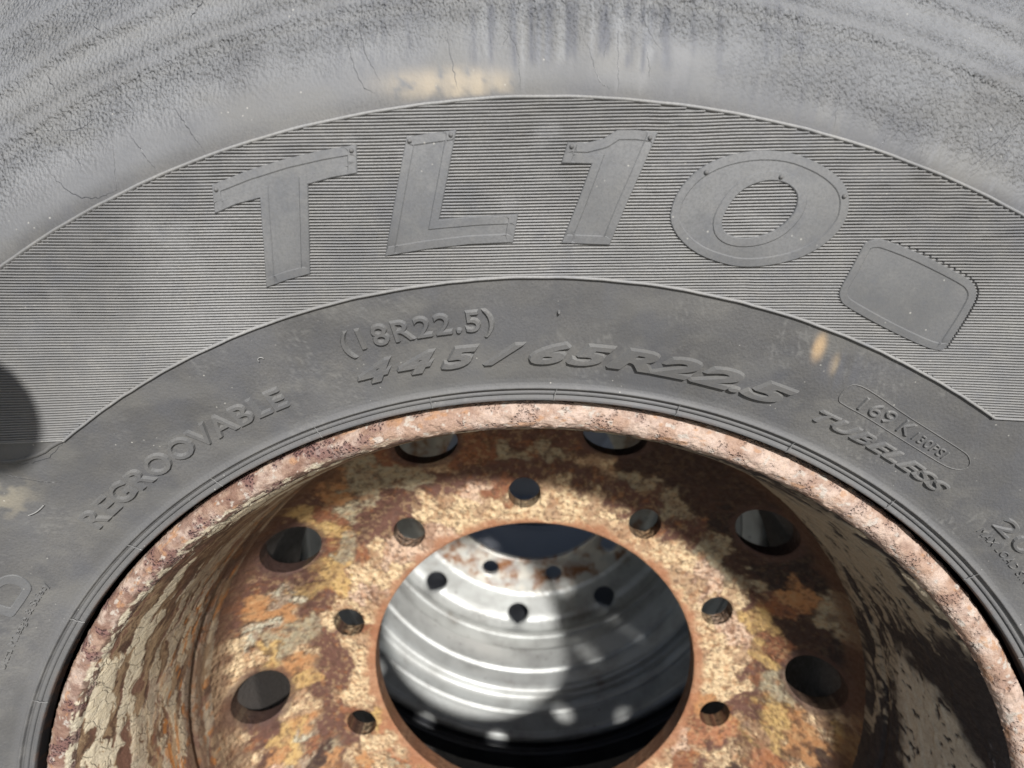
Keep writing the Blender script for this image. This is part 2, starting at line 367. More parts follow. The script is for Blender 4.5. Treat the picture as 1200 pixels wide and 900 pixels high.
def plate(name, outer, hole=None, H=1.5, frame=3.3, drop=.42, step=2.5, mat=None, parent=None, rim=None):
    loops = []
    for P, sgn in ((outer, 1), (hole, -1)):
        if P is None: continue
        P = np.array(P, float)
        if (area(P) > 0) != (sgn > 0): P = P[::-1]
        base = resample(P, step)
        fl = [(0, H-.25), (.28, H)]
        if frame: fl += [(frame, H), (frame+.45, H-drop)]
        loops.append((base, [(inset(base, d), h) for d, h in fl]))
    out0 = loops[0][0]; pts, hs, edges = [], [], []
    for base, fl in loops:
        for q, h in fl:
            s = len(pts); pts += list(map(tuple, q)); hs += [h]*len(q); edges += [(s+i, s+(i+1) % len(q)) for i in range(len(q))]
    inn = loops[0][1][-1][0]; mn, mx = inn.min(0), inn.max(0)
    g = np.stack(np.meshgrid(np.arange(mn[0], mx[0], step), np.arange(mn[1], mx[1], step)), -1).reshape(-1, 2)
    ok = inside(inn, g)
    if len(loops) > 1: ok &= ~inside(loops[1][1][-1][0], g)
    n0 = len(pts); pts += list(map(tuple, g[ok])); hs += [(H-drop) if frame else H]*int(ok.sum())
    vo, _, fo, ov, _, _ = delaunay_2d_cdt([Vector(q) for q in pts], edges, [], 0, 1e-4)
    P2 = np.array([tuple(q) for q in vo]); F = np.array([f for f in fo if len(f) == 3]); Hh = np.array([hs[o[0]] if o else H for o in ov])
    c = P2[F].mean(1); k = inside(loops[0][1][0][0], c)
    if len(loops) > 1: k &= ~inside(loops[1][1][0][0], c)
    F = F[k]; V = sw(P2[:, 0], P2[:, 1], Hh)
    Vs, Fs, n = [V], [F], len(V)
    for base, fl in loops:                  # skirts
        top = sw(*fl[0][0].T, fl[0][1]); bo = inset(base, -.42); bot = sw(*bo.T, -.6); m_ = len(base)
        Vs += [top, bot]; i = np.arange(m_); j = (i+1) % m_
        Fs += [np.stack([n+i, n+j, n+m_+j, n+m_+i], 1)[:, ::-1]]; n += 2*m_
    Fo = [Fs[0]]+[f for f in Fs[1:]]
    return meshobj(name, np.vstack(Vs), Fo, mat or M_PLATE, parent or tyre, sharp=28)

OUT = {
'T':[(-136.7,401.4),(-122.0,406.8),(-105.7,411.5),(-90.4,414.8),(-76.3,417.1),(-76.6,406.2),(-86.9,404.5),(-97.0,401.8),(-98.5,384.0),(-100.6,365.2),(-110.5,362.6),(-120.1,359.2),(-118.5,376.2),(-117.3,396.4),(-127.5,393.9),(-136.9,390.1)],
'L':[(-55.8,420.0),(-45.8,421.4),(-35.8,422.6),(-39.6,405.6),(-43.9,388.0),(-27.8,389.4),(-11.1,390.1),(-13.2,378.9),(-31.7,378.0),(-50.0,375.9),(-67.6,373.0),(-61.4,397.2)],
'1':[(8.7,418.0),(16.2,417.7),(22.9,419.3),(28.2,422.5),(36.0,422.5),(44.1,421.5),(38.5,407.3),(32.8,393.0),(27.5,378.0),(17.4,378.3),(7.3,378.6),(13.2,394.6),(18.5,409.9),(12.3,410.1),(6.4,410.2)],
'0':[(51.4,388.3),(52.1,395.4),(54.7,400.7),(58.5,405.4),(63.0,408.9),(69.1,411.9),(76.0,413.8),(83.4,414.8),(90.8,414.8),(98.0,413.8),(104.6,411.6),(111.0,408.7),(116.4,405.1),(119.9,401.5),(121.8,397.5),(122.4,393.2),(122.1,388.5),(119.3,383.0),(114.7,378.2),(110.1,375.0),(104.3,372.2),(96.7,370.2),(88.5,369.1),(81.1,369.2),(74.1,370.8),(66.0,373.5),(59.1,377.8),(54.4,382.7)],
'0in':[(72.8,386.3),(72.8,389.0),(73.9,391.9),(75.5,395.2),(77.8,398.4),(81.0,401.1),(85.2,402.8),(89.5,403.7),(94.0,403.4),(97.5,402.1),(100.1,400.1),(101.6,397.8),(101.8,395.0),(101.2,391.8),(99.5,388.8),(97.2,386.2),(94.2,383.9),(90.0,382.0),(84.6,381.0),(80.1,381.1),(76.3,382.1),(73.8,383.9)],
'badge':[(130.5,377.2),(131.5,379.3),(133.4,380.3),(136.0,380.7),(139.1,380.4),(151.4,376.0),(163.7,370.5),(175.0,365.0),(177.9,362.5),(179.6,359.7),(180.0,356.4),(178.1,349.0),(175.8,341.9),(173.8,335.6),(172.8,334.0),(170.9,333.6),(165.4,335.0),(152.7,340.5),(140.1,346.7),(129.0,352.6),(126.5,354.8),(125.1,357.8),(125.2,360.7),(128.0,369.1)],
'D':[(-287.5,191.5),(-285.3,197.5),(-282,203),(-278.9,207.0),(-274.1,209.8),(-270.2,210.5),(-267.3,209.4),(-264.9,206.1),(-263.9,201.9),(-264.9,198.6),(-269.0,193.0),(-275.9,184.5),(-277.3,183.3),(-278.8,183.3),(-281.9,186.4),(-284.1,189.2)],
'Din':[(-282.4,193.9),(-281.2,198.2),(-278.2,202.3),(-274.1,204.9),(-271.5,204.8),(-269.2,202.9),(-268.6,200.5),(-269.4,198.3),(-273.4,193.3),(-276.2,189.8),(-277.0,189.4),(-279.3,191.4)],
'pill':[(137.4,309.6),(137.5,307.3),(138.8,305.6),(151.5,299.0),(164.5,291.1),(179.7,282.0),(190.9,275.4),(195.6,273.7),(199.0,273.9),(200.9,275.8),(200.7,278.5),(199.0,281.6),(196.6,283.7),(181.8,292.6),(166.9,301.5),(153.8,310.1),(146.2,314.5),(142.0,315.6),(139.2,314.1)],
'rec_in':[(-223.9,286.6),(-228,284.9),(-231.8,282.8),(-234.7,280.6),(-238.6,278.9),(-243.7,277.2),(-249.5,276.2),(-254.3,276.2),(-259.3,276.5),(-268,278)],
}
# ---------------- ribbed band
RO, RI = 434.6, 364.2
def ccw(P): P = np.array(P, float); return P if area(P) > 0 else P[::-1]
HID = [inset(resample(ccw(OUT[q]), 2.5), 1.6) for q in ('T', 'L', '1', '0', 'badge')]; HOLE0 = inset(ccw(OUT['0in']), -1.6)
PITCH = 1.25
def ribs():
    Vs, Fs, n = [], [], 0
    xs = np.arange(-330, 330, 1.25); zc = 280.0
    while zc < RO+6:
        z = zc+3.0*np.tanh(xs/150); r = np.hypot(xs, z)
        wob = (fbm(xs/26, xs*0+zc/40, 0, 91, 3)-.5)*(.35+.8*ss(400, 430, r)*(xs > 40)); z = z+wob
        ok = (r < RO) & (r > RI-.2) & (z > np.where(xs < 0, 286.9, 302.9))
        e = np.flatnonzero(np.diff(np.concatenate([[0], ok.astype(int), [0]]))); 
        for a, b in zip(e[::2], e[1::2]):
            if b-a < 3: continue
            x, zz = xs[a:b], z[a:b]; pt = np.stack([x, zz], 1); lo_ = np.zeros(len(x), bool)
            for P_ in HID: lo_ |= inside(P_, pt)
            lo_ &= ~inside(HOLE0, pt)
            hh = .95+.3*(vn(x/9, x*0+zc*3.1, 0, 93)-.4); hh = hh*(1-.30*ss(.58, .78, fbm(x/14, x*0+zc/9, 0, 97)))
            hh = np.where(lo_, -.1, hh)
            L = np.stack([sw(x, zz+dz, hh*h if h > 0 else h) for dz, h in ((-.625, -1.5), (-.31, .78), (-.05, 1.0), (.22, .84), (.625, -1.5))], 1).reshape(-1, 3)
            Vs.append(L); Fs.append(grid_faces(len(x), 5, False)+n); n += len(L)
        zc += PITCH
    return meshobj('rib_panel', np.vstack(Vs), np.vstack(Fs), M_RIB, tyre, kind='stuff', sharp=40)
ribs()

def ridge(name, x, z, wd, ht, mat=None, closed=False):
    x = np.asarray(x, float); z = np.asarray(z, float)
    if closed: dx, dz = np.roll(x, -1)-np.roll(x, 1), np.roll(z, -1)-np.roll(z, 1)
    else: dx, dz = np.gradient(x), np.gradient(z)
    L = np.hypot(dx, dz)+1e-9; nx, nz = -dz/L, dx/L
    rows = [sw(x+nx*a*wd, z+nz*a*wd, h*ht-(.3 if abs(a) == .5 else 0)) for a, h in ((-.5, 0), (-.3, .85), (0, 1), (.3, .85), (.5, 0))]
    V = np.stack(rows, 1).reshape(-1, 3)
    return meshobj(name, V, grid_faces(len(x), 5, closed, flip=True), mat or M_RIB, tyre)
def arc(r, a, b, step=.4):
    t = np.radians(np.arange(a, b+step*.5, step)); rj = r+(vn(t*60, t*0, 0, 99)-.5)*.25
    return rj*np.cos(t), rj*np.sin(t)
ridge('band_border', *arc(RO+.5, 38, 142), 1.7, 1.45)
ridge('band_border', *arc(RI-.3, 56.2, 128.1), 1.6, 1.4)
ridge('band_border', np.linspace(-300, -224.5, 40), np.full(40, 286.2), 1.2, .9)
ridge('band_border', np.linspace(201.5, 300, 40), np.full(40, 302.2), 1.2, 1.1)

plate('raised_letter', OUT['T']); plate('raised_letter', OUT['L']); plate('raised_letter', OUT['1'])
plate('raised_letter', chaikin(OUT['0'], 1), chaikin(OUT['0in'], 1), step=1.8)
plate('blank_badge', chaikin(OUT['badge'], 1), H=1.3, frame=3.0, drop=.42)
plate('raised_letter', chaikin(OUT['D'], 1), chaikin(OUT['Din'], 1), H=.55, frame=0, step=1.5)
pl = resample(chaikin(OUT['pill'], 1), 1.2); ridge('pill_outline', pl[:, 0], pl[:, 1], .55, .38, M_RUB2, closed=True)
ri = np.array(OUT['rec_in']); ri = resample(ri, 1.0)[:-int(np.linalg.norm(ri[-1]-ri[0]))-1]; ridge('mould_seam', ri[:, 0], ri[:, 1], 2.2, .8, M_RUB2)
dome = [(0, 1), (.35, .93), (.7, .7), (.95, .3), (1, -.4)]
def pin(name, x, z, rad, ht, base, mat):
    n = 12; V = []; 
    for d, h in dome[1:]:
        t = np.arange(n)*2*np.pi/n; V.append(sw(x+rad*d*np.cos(t), z+rad*d*np.sin(t), base+ht*h))
    V = np.stack(V, 1).reshape(-1, 3); F = grid_faces(n, 4, flip=True)
    V = np.vstack([V, sw([x], [z], base+ht)]); i = np.arange(n)*4; F2 = np.stack([i, np.roll(i, -1), np.full(n, len(V)-1)], 1)
    return meshobj(name, V, [F, F2], mat, tyre)
for x, z in [(-135.0, 399.6), (-78.2, 414.8), (-54.6, 418.5), (-37.9, 420.7), (10.3, 416.4), (41.2, 419.6), (64.3, 406.7), (94.0, 404.9), (119.8, 397.5)]:
    pin('vent_stub', x, z, 1.0, 1.2, 1.45, M_RUB2)
pin('vent_stub', 7.2, 347.9, .8, 2.2, 0, M_RUB2)
# row of little pits where the ribs meet the badge: each the raised end of a rib
def nib_row():
    Vs, Fs, n = [], [], 0
    B = np.array([(136.5,381.9),(151.8,377.1),(164.2,371.6),(176,365.8),(179.2,362.9),(181,359.7),(181.1,356.2),(179.2,348.8),(176.9,341.6),(174.8,335)])
    L = np.concatenate([[0], np.cumsum(np.linalg.norm(np.diff(B, axis=0), axis=1))])
    z = 335.2
    while z < 381:
        f = np.interp(z, B[::-1, 1], L[::-1]); x = np.interp(f, L, B[:, 0]); t = np.arange(6)*np.pi/3
        a = sw(x-.5+.42*np.cos(t), z+.34*np.sin(t), .3); b = sw(x-.5+.36*np.cos(t), z+.28*np.sin(t), 1.2)
        Vs.append(np.vstack([a, b])); i = np.arange(6); j = (i+1) % 6
        Fs.append(np.vstack([np.stack([n+i, n+j, n+6+j, n+6+i], 1), [[n+6, n+7, n+8, n+9], [n+6, n+9, n+10, n+11]]])); n += 12; z += PITCH
    return meshobj('rib_end_row', np.vstack(Vs), np.vstack(Fs), M_BLACK, tyre, kind='stuff', smooth=False)
nib_row()

# ---------------- small lettering
def cap_height():
    cu = bpy.data.curves.new('t', 'FONT'); cu.body = '8'; to = bpy.data.objects.new('t', cu); col.objects.link(to); dg = bpy.context.evaluated_depsgraph_get()
    me = bpy.data.meshes.new_from_object(to.evaluated_get(dg)); h = max(v.co.y for v in me.vertices); bpy.data.objects.remove(to); bpy.data.curves.remove(cu); bpy.data.meshes.remove(me); return h
CAP = cap_height(); print('CAP', CAP)
def text(s, a0, a1, r0, r1, shear=0.0, bold=.01, H=.7, mat=None, spc=1.06, bev=.040):
    cu = bpy.data.curves.new('t', 'FONT'); cu.body = s; cu.size = 1; cu.extrude = .05; cu.bevel_depth = bev; cu.bevel_resolution = 0; cu.offset = bold-.012; cu.resolution_u = 4; cu.space_character = spc
    to = bpy.data.objects.new('t', cu); col.objects.link(to); dg = bpy.context.evaluated_depsgraph_get(); me = bpy.data.meshes.new_from_object(to.evaluated_get(dg))
    V = np.array([v.co for v in me.vertices]); me.calc_loop_triangles(); F3 = np.array([t.vertices[:] for t in me.loop_triangles]); F4 = np.zeros((0, 4), int)
    bpy.data.objects.remove(to); bpy.data.curves.remove(cu); bpy.data.meshes.remove(me)
    cap = CAP+.02; x0 = V[:, 0].min(); 
    x = V[:, 0]-x0; y = V[:, 1]/cap; x = x+shear*y*cap; x = x-x.min(); u = x/x.max()
    ang = np.radians(a0+(a1-a0)*u); r = r0+(r1-r0)*y
    h = np.where(V[:, 2] > .07, H, np.where(V[:, 2] > 0, -.05, -.5))
    V = sw(r*np.cos(ang), r*np.sin(ang), h)
    o = meshobj('raised_lettering', V, [f for f in (F3, F4) if len(f)], mat or M_RUB2, tyre, smooth=False)
    o.data.materials.append(M_LIT_EDGE); top = h > .5*H
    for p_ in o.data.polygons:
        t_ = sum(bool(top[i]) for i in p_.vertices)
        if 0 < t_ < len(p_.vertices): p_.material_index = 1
    return o
text('(18R22.5)', 105.6, 93.6, 340.2, 350.0, 0, .012, 1.6, spc=1.12)
PXA = lambda q: float(np.interp(q, [420, 519, 625, 711, 802, 895, 926], [105.7, 98.3, 90.7, 84.6, 77.8, 71.1, 68.9]))
for ch, p0, p1 in (('4', 419, 465), ('4', 468, 514), ('5', 517, 563), ('/', 566, 615), ('6', 620, 666), ('5', 664, 716), ('R', 711, 764), ('2', 759, 811), ('2', 804, 860), ('.', 850, 863), ('5', 866, 925)):
    text(ch, PXA(p0-1.5), PXA(p1+3), 323.3, 332.7, .36, .050 if ch not in '/.' else .03, 2.2, bev=.030)
text('REGROOVABLE', 134.0, 111.9, 324.6, 335.0, 0, .018, 1.7, spc=1.10)
text('169', 64.3, 61.2, 336.9, 343.6, 0, -.002, 1.0); text('K', 60.6, 59.4, 336.7, 343.4, 0, -.002, 1.0); text('130PSI', 59.1, 55.9, 337.0, 341.2, 0, -.004, .75)
text('TUBELESS', 66.5, 53.1, 323.2, 329.3, .40, .014, 1.5, spc=1.14)
text('20 PR', 47.9, 37.5, 328.9, 336.8, .0, .01, 1.0, spc=1.1)
text('MAX LOAD SINGLE', 48.0, 38.9, 321.9, 325.4, .1, -.008, .6, spc=1.1)
text('Ultra Mileage & Safety', 152.9, 141.8, 325.9, 329.1, 0, .004, .8)

# ---------------- mould vents across the bead rings, loose hairs of rubber
def hair(name, pts, rad, mat):
    P = np.array(pts, float); d = np.gradient(P, axis=0); d /= np.linalg.norm(d, axis=1)[:, None]
    a = np.cross(d, (0, 1, 0)); a /= np.linalg.norm(a, axis=1)[:, None]+1e-9; b = np.cross(d, a); t = np.arange(6)*np.pi/3
    rr = np.linspace(rad, rad*.6, len(P))
    V = (P[:, None]+rr[:, None, None]*(a[:, None]*np.cos(t)[None, :, None]+b[:, None]*np.sin(t)[None, :, None])).reshape(-1, 3)
    n = len(P); i = np.arange(n-1)[:, None]*6; j = np.arange(6)[None]; j2 = (j+1) % 6
    F = np.stack(np.broadcast_arrays(i+j, i+j2, i+6+j2, i+6+j), -1).reshape(-1, 4)
    return meshobj(name, V, F, mat, tyre)
k = 0
for a in np.arange(10.0, 176, 11.25):
    a = a+.1*(k % 3)-.05; k += 1; t = math.radians(a); bend = rng.uniform(-.25, .25)
    rr = np.linspace(303.0, 309.5, 7); tt = t+np.radians(bend)*((rr-303)/6.5)**2+0*rr
    P = sw(rr*np.cos(tt), rr*np.sin(tt), 1.0+.55*np.sin(np.linspace(0, 3.1, 7))+bead_relief(rr)*.6)
    hair('bead_vent_hair', P, .26, M_RIB)
hair('vent_hair', sw(np.linspace(-243.9, -251.8, 8), np.linspace(250.9, 246.2, 8)-1.0*np.sin(np.linspace(0, 3, 8)), np.linspace(.3, 1.2, 8)), .42, M_RIB)
t = np.linspace(0, 4.0, 10); hair('vent_hair', sw(-129.3+1.2*np.cos(t), 325.4+.9*np.sin(t), .4+.25*t), .3, M_RIB)

# ---------------- cracks: thin scored lines, cut as dark slivers just proud of the skin
CR = [[(-80.4,464.3),(-78.3,452.8),(-73.2,439.7),(-68.2,436.6)],[(-75.3,465.2),(-72.1,452.7),(-66.3,441.3)],[(-153.0,433.9),(-145.9,423.8),(-138.2,413.1)],[(-171.0,421.4),(-165.4,413.9),(-159.4,405.8)],[(-179.3,420.8),(-178.2,410.6),(-178.0,398.6)],[(-211.6,411.8),(-203.0,402.1),(-195.0,396.9),(-186.4,396.2),(-176.8,399.7)],[(-201.6,423.7),(-194.6,423.7),(-186.8,427.6)],[(189.4,427.3),(183.6,419.7),(177.0,412.4),(167.1,402.5)],[(183.5,423.0),(175.2,414.1),(166.7,406.2)],[(-39.7,462.1),(-37.3,447.6),(-35.0,437.4)],[(36.1,471.4),(38.5,461.7),(44.7,452.1)],[(-17.2,461.9),(-11.7,452.2),(-9.9,437.6)],[(115.4,439.6),(113.3,423.5)],[(135.0,422.0),(132.4,415.9)],[(152.0,423.7),(148.1,411.1)],[(27.6,461.7),(28.1,436.6)],[(15.7,455.3),(19.9,442.6),(25.0,437.8)],
      [(-262,271),(-252,268),(-240,264),(-232,263)],[(-224.5,286),(-227.7,282.6),(-231.5,279.2),(-237,276),(-245,274.4),(-255,274.6)]]
for q in range(26):
    a = R(rng.uniform(48, 128)); r = rng.uniform(450, 505); l = rng.uniform(4, 14); da = rng.uniform(-.9, .9)
    x, z = r*math.cos(a), r*math.sin(a); ux, uz = math.cos(a+da), math.sin(a+da)
    CR.append([(x, z), (x-ux*l*.5+rng.uniform(-1, 1), z-uz*l*.5), (x-ux*l, z-uz*l)])
def cracks():
    Vs, Fs, n = [], [], 0
    for c in CR:
        P = smoothprof(c, 12*len(c)); P = P+(np.stack([vn(P[:, 0]/1.5, P[:, 1]/1.5, 0, 3), vn(P[:, 0]/1.5, P[:, 1]/1.5, 0, 4)], 1)-.5)*.9
        d = np.gradient(P, axis=0); d /= np.linalg.norm(d, axis=1)[:, None]+1e-9; nn = np.stack([-d[:, 1], d[:, 0]], 1)
        wd = .16*np.sin(np.linspace(.15, 3.0, len(P)))[:, None]
        hgt = terrace(np.hypot(*P.T))*.75+.06+.2*(np.hypot(*P.T) > 470)
        V = np.stack([sw(*(P-nn*wd).T, hgt-.05), sw(*P.T, hgt+.06), sw(*(P+nn*wd).T, hgt-.05)], 1).reshape(-1, 3)
        Vs.append(V); Fs.append(grid_faces(len(P), 3, False)+n); n += len(V)
    meshobj('surface_cracks', np.vstack(Vs), np.vstack(Fs), M_BLACK, tyre, kind='stuff')
cracks()

# ================================================================== RIM 1 (flange and barrel)
def flange_prof():
    return [(297, 18), (299.6, 12), (300.0, 7), (299.2, 3.2), (297.4, 1.0), (294.8, 0.0), (291.5, -.2), (288.6, .6), (286.2, 2.6), (284.6, 6)]
def tint_layers(n): return np.zeros((n, 3))
def build_flange(parent, mat):
    pf = densify(smoothprof(flange_prof(), 60), .9); th = thetas(.16, 1.2); nn = pnorm(pf)
    T, Rr, Y = revolve(pf, th); NR = np.tile(nn[:, 0], len(th)); NY = np.tile(nn[:, 1], len(th)); deg = np.degrees(T)
    U, Vv = T*292, np.tile(np.concatenate([[0], np.cumsum(np.hypot(*np.diff(pf, axis=0).T))]), len(th))
    h = (fbm(U/5, Vv/5, 0, 101, 4)-.5)*.8 + (fbm(U/1.6, Vv/1.6, 0, 105, 2)-.5)*.55
    pits = ss(.60, .72, fbm(U/4.5, Vv/4.5, 0, 109, 3)); h -= pits*.5
    NX = -NR                                    # pnorm points inward for this winding; push outwards
    s_ = np.sign(NY[0] if abs(NY[0]) > 0 else 1)
    Rr2 = Rr + h*np.where(True, NR, 0)*FS; Y2 = Y + h*NY*FS
    left = ss(96, 118, deg)                     # left side is rustier, right paler
    n = len(T); P = np.array([alb((232, 203, 184), 2.0), alb((206, 168, 144), 2.0), alb((146, 104, 86), 2.0)])
    a = fbm(U/12, Vv/12, 0, 111, 5)
    c = P[0]*(1-ss(.42, .62, a))[:, None]+P[1]*ss(.42, .62, a)[:, None]
    c = c*(1-.16*left)[:, None]
    rm = ss(.44, .66, fbm(U/6, Vv/6, 0, 117, 5, .6)+.10*left-.03); c = c*(1-rm[:, None]*(.35+.40*left[:, None]))+P[2]*(rm[:, None]*(.35+.40*left[:, None]))
    w_ = .8*ss(.69, .74, fbm(U/3.5, Vv/3.5, 0, 121, 3)); c = c*(1-w_[:, None])+alb((222, 212, 200))*w_[:, None]
    o_ = ss(.68, .75, fbm(U/7, Vv/4, 0, 125, 3))*.6; c = c*(1-o_[:, None])+alb((210, 150, 95))*o_[:, None]
    e_ = ss(4.0, 7.5, Y)*ss(0, 1, (296-Rr)/3); c = c*(1-.6*e_[:, None])+alb((105, 80, 60))*(.6*e_[:, None])
    inn = (1-ss(287.6, 289.6, Rr+(fbm(U/4, Vv/3, 0, 127, 4)-.5)*5))*left
    c2 = np.where((fbm(U/9, Vv/3, 0, 129, 4) > .48)[:, None], alb((204, 194, 168), 1.4), alb((100, 76, 62), 1.4)); c = c+(c2-c)*(inn*.9)[:, None]
    g_ = (c@np.array([.3, .5, .2]))[:, None]; c = (g_+(c-g_)*.82)*.95
    V = np.stack([Rr2*np.cos(T), Y2, Rr2*np.sin(T)], 1)
    meshobj('flange', V, grid_faces(len(th), len(pf)), mat, parent, attrs=dict(tint=c, blister=rm, rusty=.25+.75*left))
FS = 1.0
def build_barrel(parent, mat):
    pts = [(284.6, 6), (283.0, 10), (280.8, 16), (277, 30), (272.5, 50), (268.5, 75), (265, 98), (263.8, 106), (265.2, 109), (265.2, 111.5), (263.2, 114), (262, 118), (260.5, 126), (258, 150), (247, 185), (245, 300), (256, 325), (262, 348), (264, 356), (270, 360)]
    pf = densify(pts[:13], .9); pf = np.vstack([pf, densify(pts[12:], 8)[1:]]); th = thetas(.2, 1.2)
    T, Rr, Y = revolve(pf, th); deg = np.degrees(T); n = len(T); U = T*270
    right = 1-ss(80, 100, deg); right = np.where(deg > 200, 0, right)
    wU = U+(fbm(U/18, Y/18, 0, 131, 3)-.5)*16; wY = Y+(fbm(U/14, Y/14, 0, 133, 3)-.5)*12
    # flakes of old paint: plateaus, drawn out along the circumference and dragged inwards
    a = fbm((wU+wY*1.3)/46, (wY-wU*.12)/8, 0, 135, 5, .58); flake = ss(.50, .53, a)
    b = fbm((wU+wY*1.3)/30, (wY-wU*.12)/5, 0, 139, 5, .58); flake2 = ss(.56, .585, b)
    fine = fbm(U/3, Y/3, 0, 143, 4)
    near = 1-ss(34, 60, Y+(fine-.5)*20)
    br = np.array(alb((108, 84, 66), 1.2)); dk = np.array(alb((78, 58, 48), 1.1)); cr = np.array(alb((216, 206, 182), 1.05)); tan = np.array(alb((146, 124, 98), 1.2)); pu = np.array(alb((112, 80, 68), 1.15))
    c = br+(tan-br)*ss(.42, .58, fbm(U/30, Y/9, 0, 147, 4))[:, None]*.8
    c = c+(pu-c)*ss(.5, .6, fbm(U/16, Y/7, 0, 149, 4))[:, None]*.8
    d_ = ss(.54, .66, fbm(wU/10, wY/5, 0, 151, 4)); c = c+(dk-c)*d_[:, None]*.8
    c = c+(tan*1.15-c)*(flake2*(.85))[:, None]
    c = c+(cr-c)*(flake*(.38+.45*near))[:, None]
    o_ = ss(.63, .70, fbm(U/12, Y/4, 0, 153, 3))*ss(60, 85, Y); c = c+(alb((200, 130, 60), 1.55)-c)*o_[:, None]*.7
    cr_edge = ss(96, 104, Y)*(1-ss(119, 127, Y)); c = c+(dk*.9-c)*(cr_edge*.75)[:, None]
    # right side: black undercoat, with olive and grey-tan remains
    bk = np.array([.020, .018, .020]); ol = np.array([.26, .225, .17]); gy = np.array([.38, .35, .29])
    s_ = fbm((wU-wY*1.2)/22, wY/6, 0, 157, 5, .55); rem = ss(.485, .515, s_-.12*ss(70, 40, Y))
    rc = bk*(.8+.5*fine[:, None])+(ol-bk)*(rem*ss(.35, .7, fine+.15))[:, None]
    # clean torn patch of black and the grey-tan sheet below it
    tt = deg+(fbm(U/9, Y/9, 0, 161, 4)-.5)*7; yy = Y+(fbm(U/8, Y/8, 0, 163, 4)-.5)*16
    blk = (1-ss(29, 31, tt-.10*(yy-40)))*(1-ss(84, 87, yy+(tt-20)*2.2)); rc = rc+(bk*(.8+.6*fine[:, None])-rc)*blk[:, None]
    sheet = (1-ss(.0, 1.0, ((tt-4)/15.5)**2+((yy-(56+1.4*(tt-10)))/ 36)**2-.9)); sheet *= ss(.28, .36, fbm(U/5, Y/5, 0, 167, 4)); rc = rc+(gy*(.85+.35*fine[:, None])-rc)*sheet[:, None]
    topr = ss(31, 36, tt)*(1-ss(52, 66, deg)); rr_ = topr*ss(.40, .48, fbm(wU/12, wY/5, 0, 171, 4)); rc = rc+(ol*1.05-rc)*rr_[:, None]
    c = c*(1-right[:, None])+rc*right[:, None]
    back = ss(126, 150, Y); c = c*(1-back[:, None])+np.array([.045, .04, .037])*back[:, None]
    h = (flake*.26+flake2*.10)*(1-right)+(rem*.5+rr_*1.0+sheet*.8+(1-blk)*.0)*right + (fbm(U/5, Y/5, 0, 175, 3)-.5)*.35
    h *= 1-ss(118, 130, Y); h *= ss(5.5, 9, Y)
    Rr2 = Rr-h
    V = np.stack([Rr2*np.cos(T), Y, Rr2*np.sin(T)], 1)
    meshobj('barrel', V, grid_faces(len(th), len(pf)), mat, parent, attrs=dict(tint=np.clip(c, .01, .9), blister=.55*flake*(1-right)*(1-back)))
rim = empty('rim', (0, 0, 0)); rim.parent = wheel
build_flange(rim, M_LIP); build_barrel(rim, M_BAR)
pfb = smoothprof([(270, 360), (276, 361.5), (288, 362), (296, 360), (299, 355), (299, 345)], 40); T, Rr, Y = revolve(pfb, thetas(1, 1)); 
meshobj('rear_flange', np.stack([Rr*np.cos(T), Y, Rr*np.sin(T)], 1), grid_faces(360, len(pfb)), M_SILVER, rim, attrs=dict(rusty=np.full(len(T), .25)))

# ================================================================== DISC with holes
BLOBS = """-20,200G -60,200R -102,183G -120,194G -135,175G -151,164G -74,194C -47,201R 8,206G 49,194C 77,181G 113,161G 144,122G -13,220B 14,219B 47,215B 74,206D 100,201D 130,174D 143,182D -85,218R -106,203R -132,158B -111,167B -76,176B -48,183B -20,189B 15,188B 43,181B 71,168B 100,158B 122,137B -62,157C -37,150C -20,146C 16,151C 44,159C 69,132C -48,171K -83,149C -91,127K 22,170C 81,117C 116,110C 125,82C 139,90K -27,169R 8,192B 169,75C 158,25C 172,-9C 182,8C 179,42K 182,77B 193,1B 192,-34B 189,-64B 198,19Y 205,-36Y 215,-62Y 229,-43O 191,61Y 174,-81C 152,-86C 135,-73K 121,-94C 215,55D 211,95O 200,75R 230,65D 233,97G 241,73G 171,115D 159,144N 192,109N 215,113N 203,159N 155,111G 174,84G 186,47Y 243,-20C 250,-6C 254,-18Y 254,46N 247,54N 257,10N 206,-3G 206,32R 224,24N -134,133B -150,109R -163,114G -168,159R -179,178B -197,153B -181,159Y -155,175O -174,103Y -170,80Y -135,109C -129,85C -144,72K -151,91C -121,109K -114,92C -183,68B -185,17B -186,-36B -167,61C -145,56C -151,13C -149,-13C -161,-29C -168,-5B -139,31R -146,-40C -144,-83C -121,-95S -132,-62S -176,-83B -167,-101C -193,79Y -196,100B -213,66O -222,73O -224,97B -233,97B -234,50W -204,76W -228,31Y -220,40G -213,34G -202,29G -210,-7Y -206,9O -198,17C -204,-39C -203,-60W -209,-64W -215,-69Y -224,-72O -221,-56Y -199,-84W -239,31C -247,27C -252,24C -247,53C -250,62B -241,94B -242,116B -254,-11C -249,-39C -243,-61C -238,-45B -229,-43B -233,-66B -189,-88D -181,-63B -180,125R -175,137Y"""
CLS = dict(C=(240, 214, 172), K=(230, 200, 176), B=(116, 80, 68), O=(198, 144, 92), Y=(214, 180, 112), G=(180, 172, 146), D=(70, 50, 44), S=(184, 126, 90), W=(206, 204, 184), N=(48, 36, 36), R=(150, 98, 68))
def hdist(x, z, h):
    cx, cz, rad, q = h; R0 = math.hypot(cx, cz); ux, uz = cx/R0, cz/R0
    a = (x-cx)*ux+(z-cz)*uz; b = -(x-cx)*uz+(z-cz)*ux
    return np.hypot(a/q, b)-rad
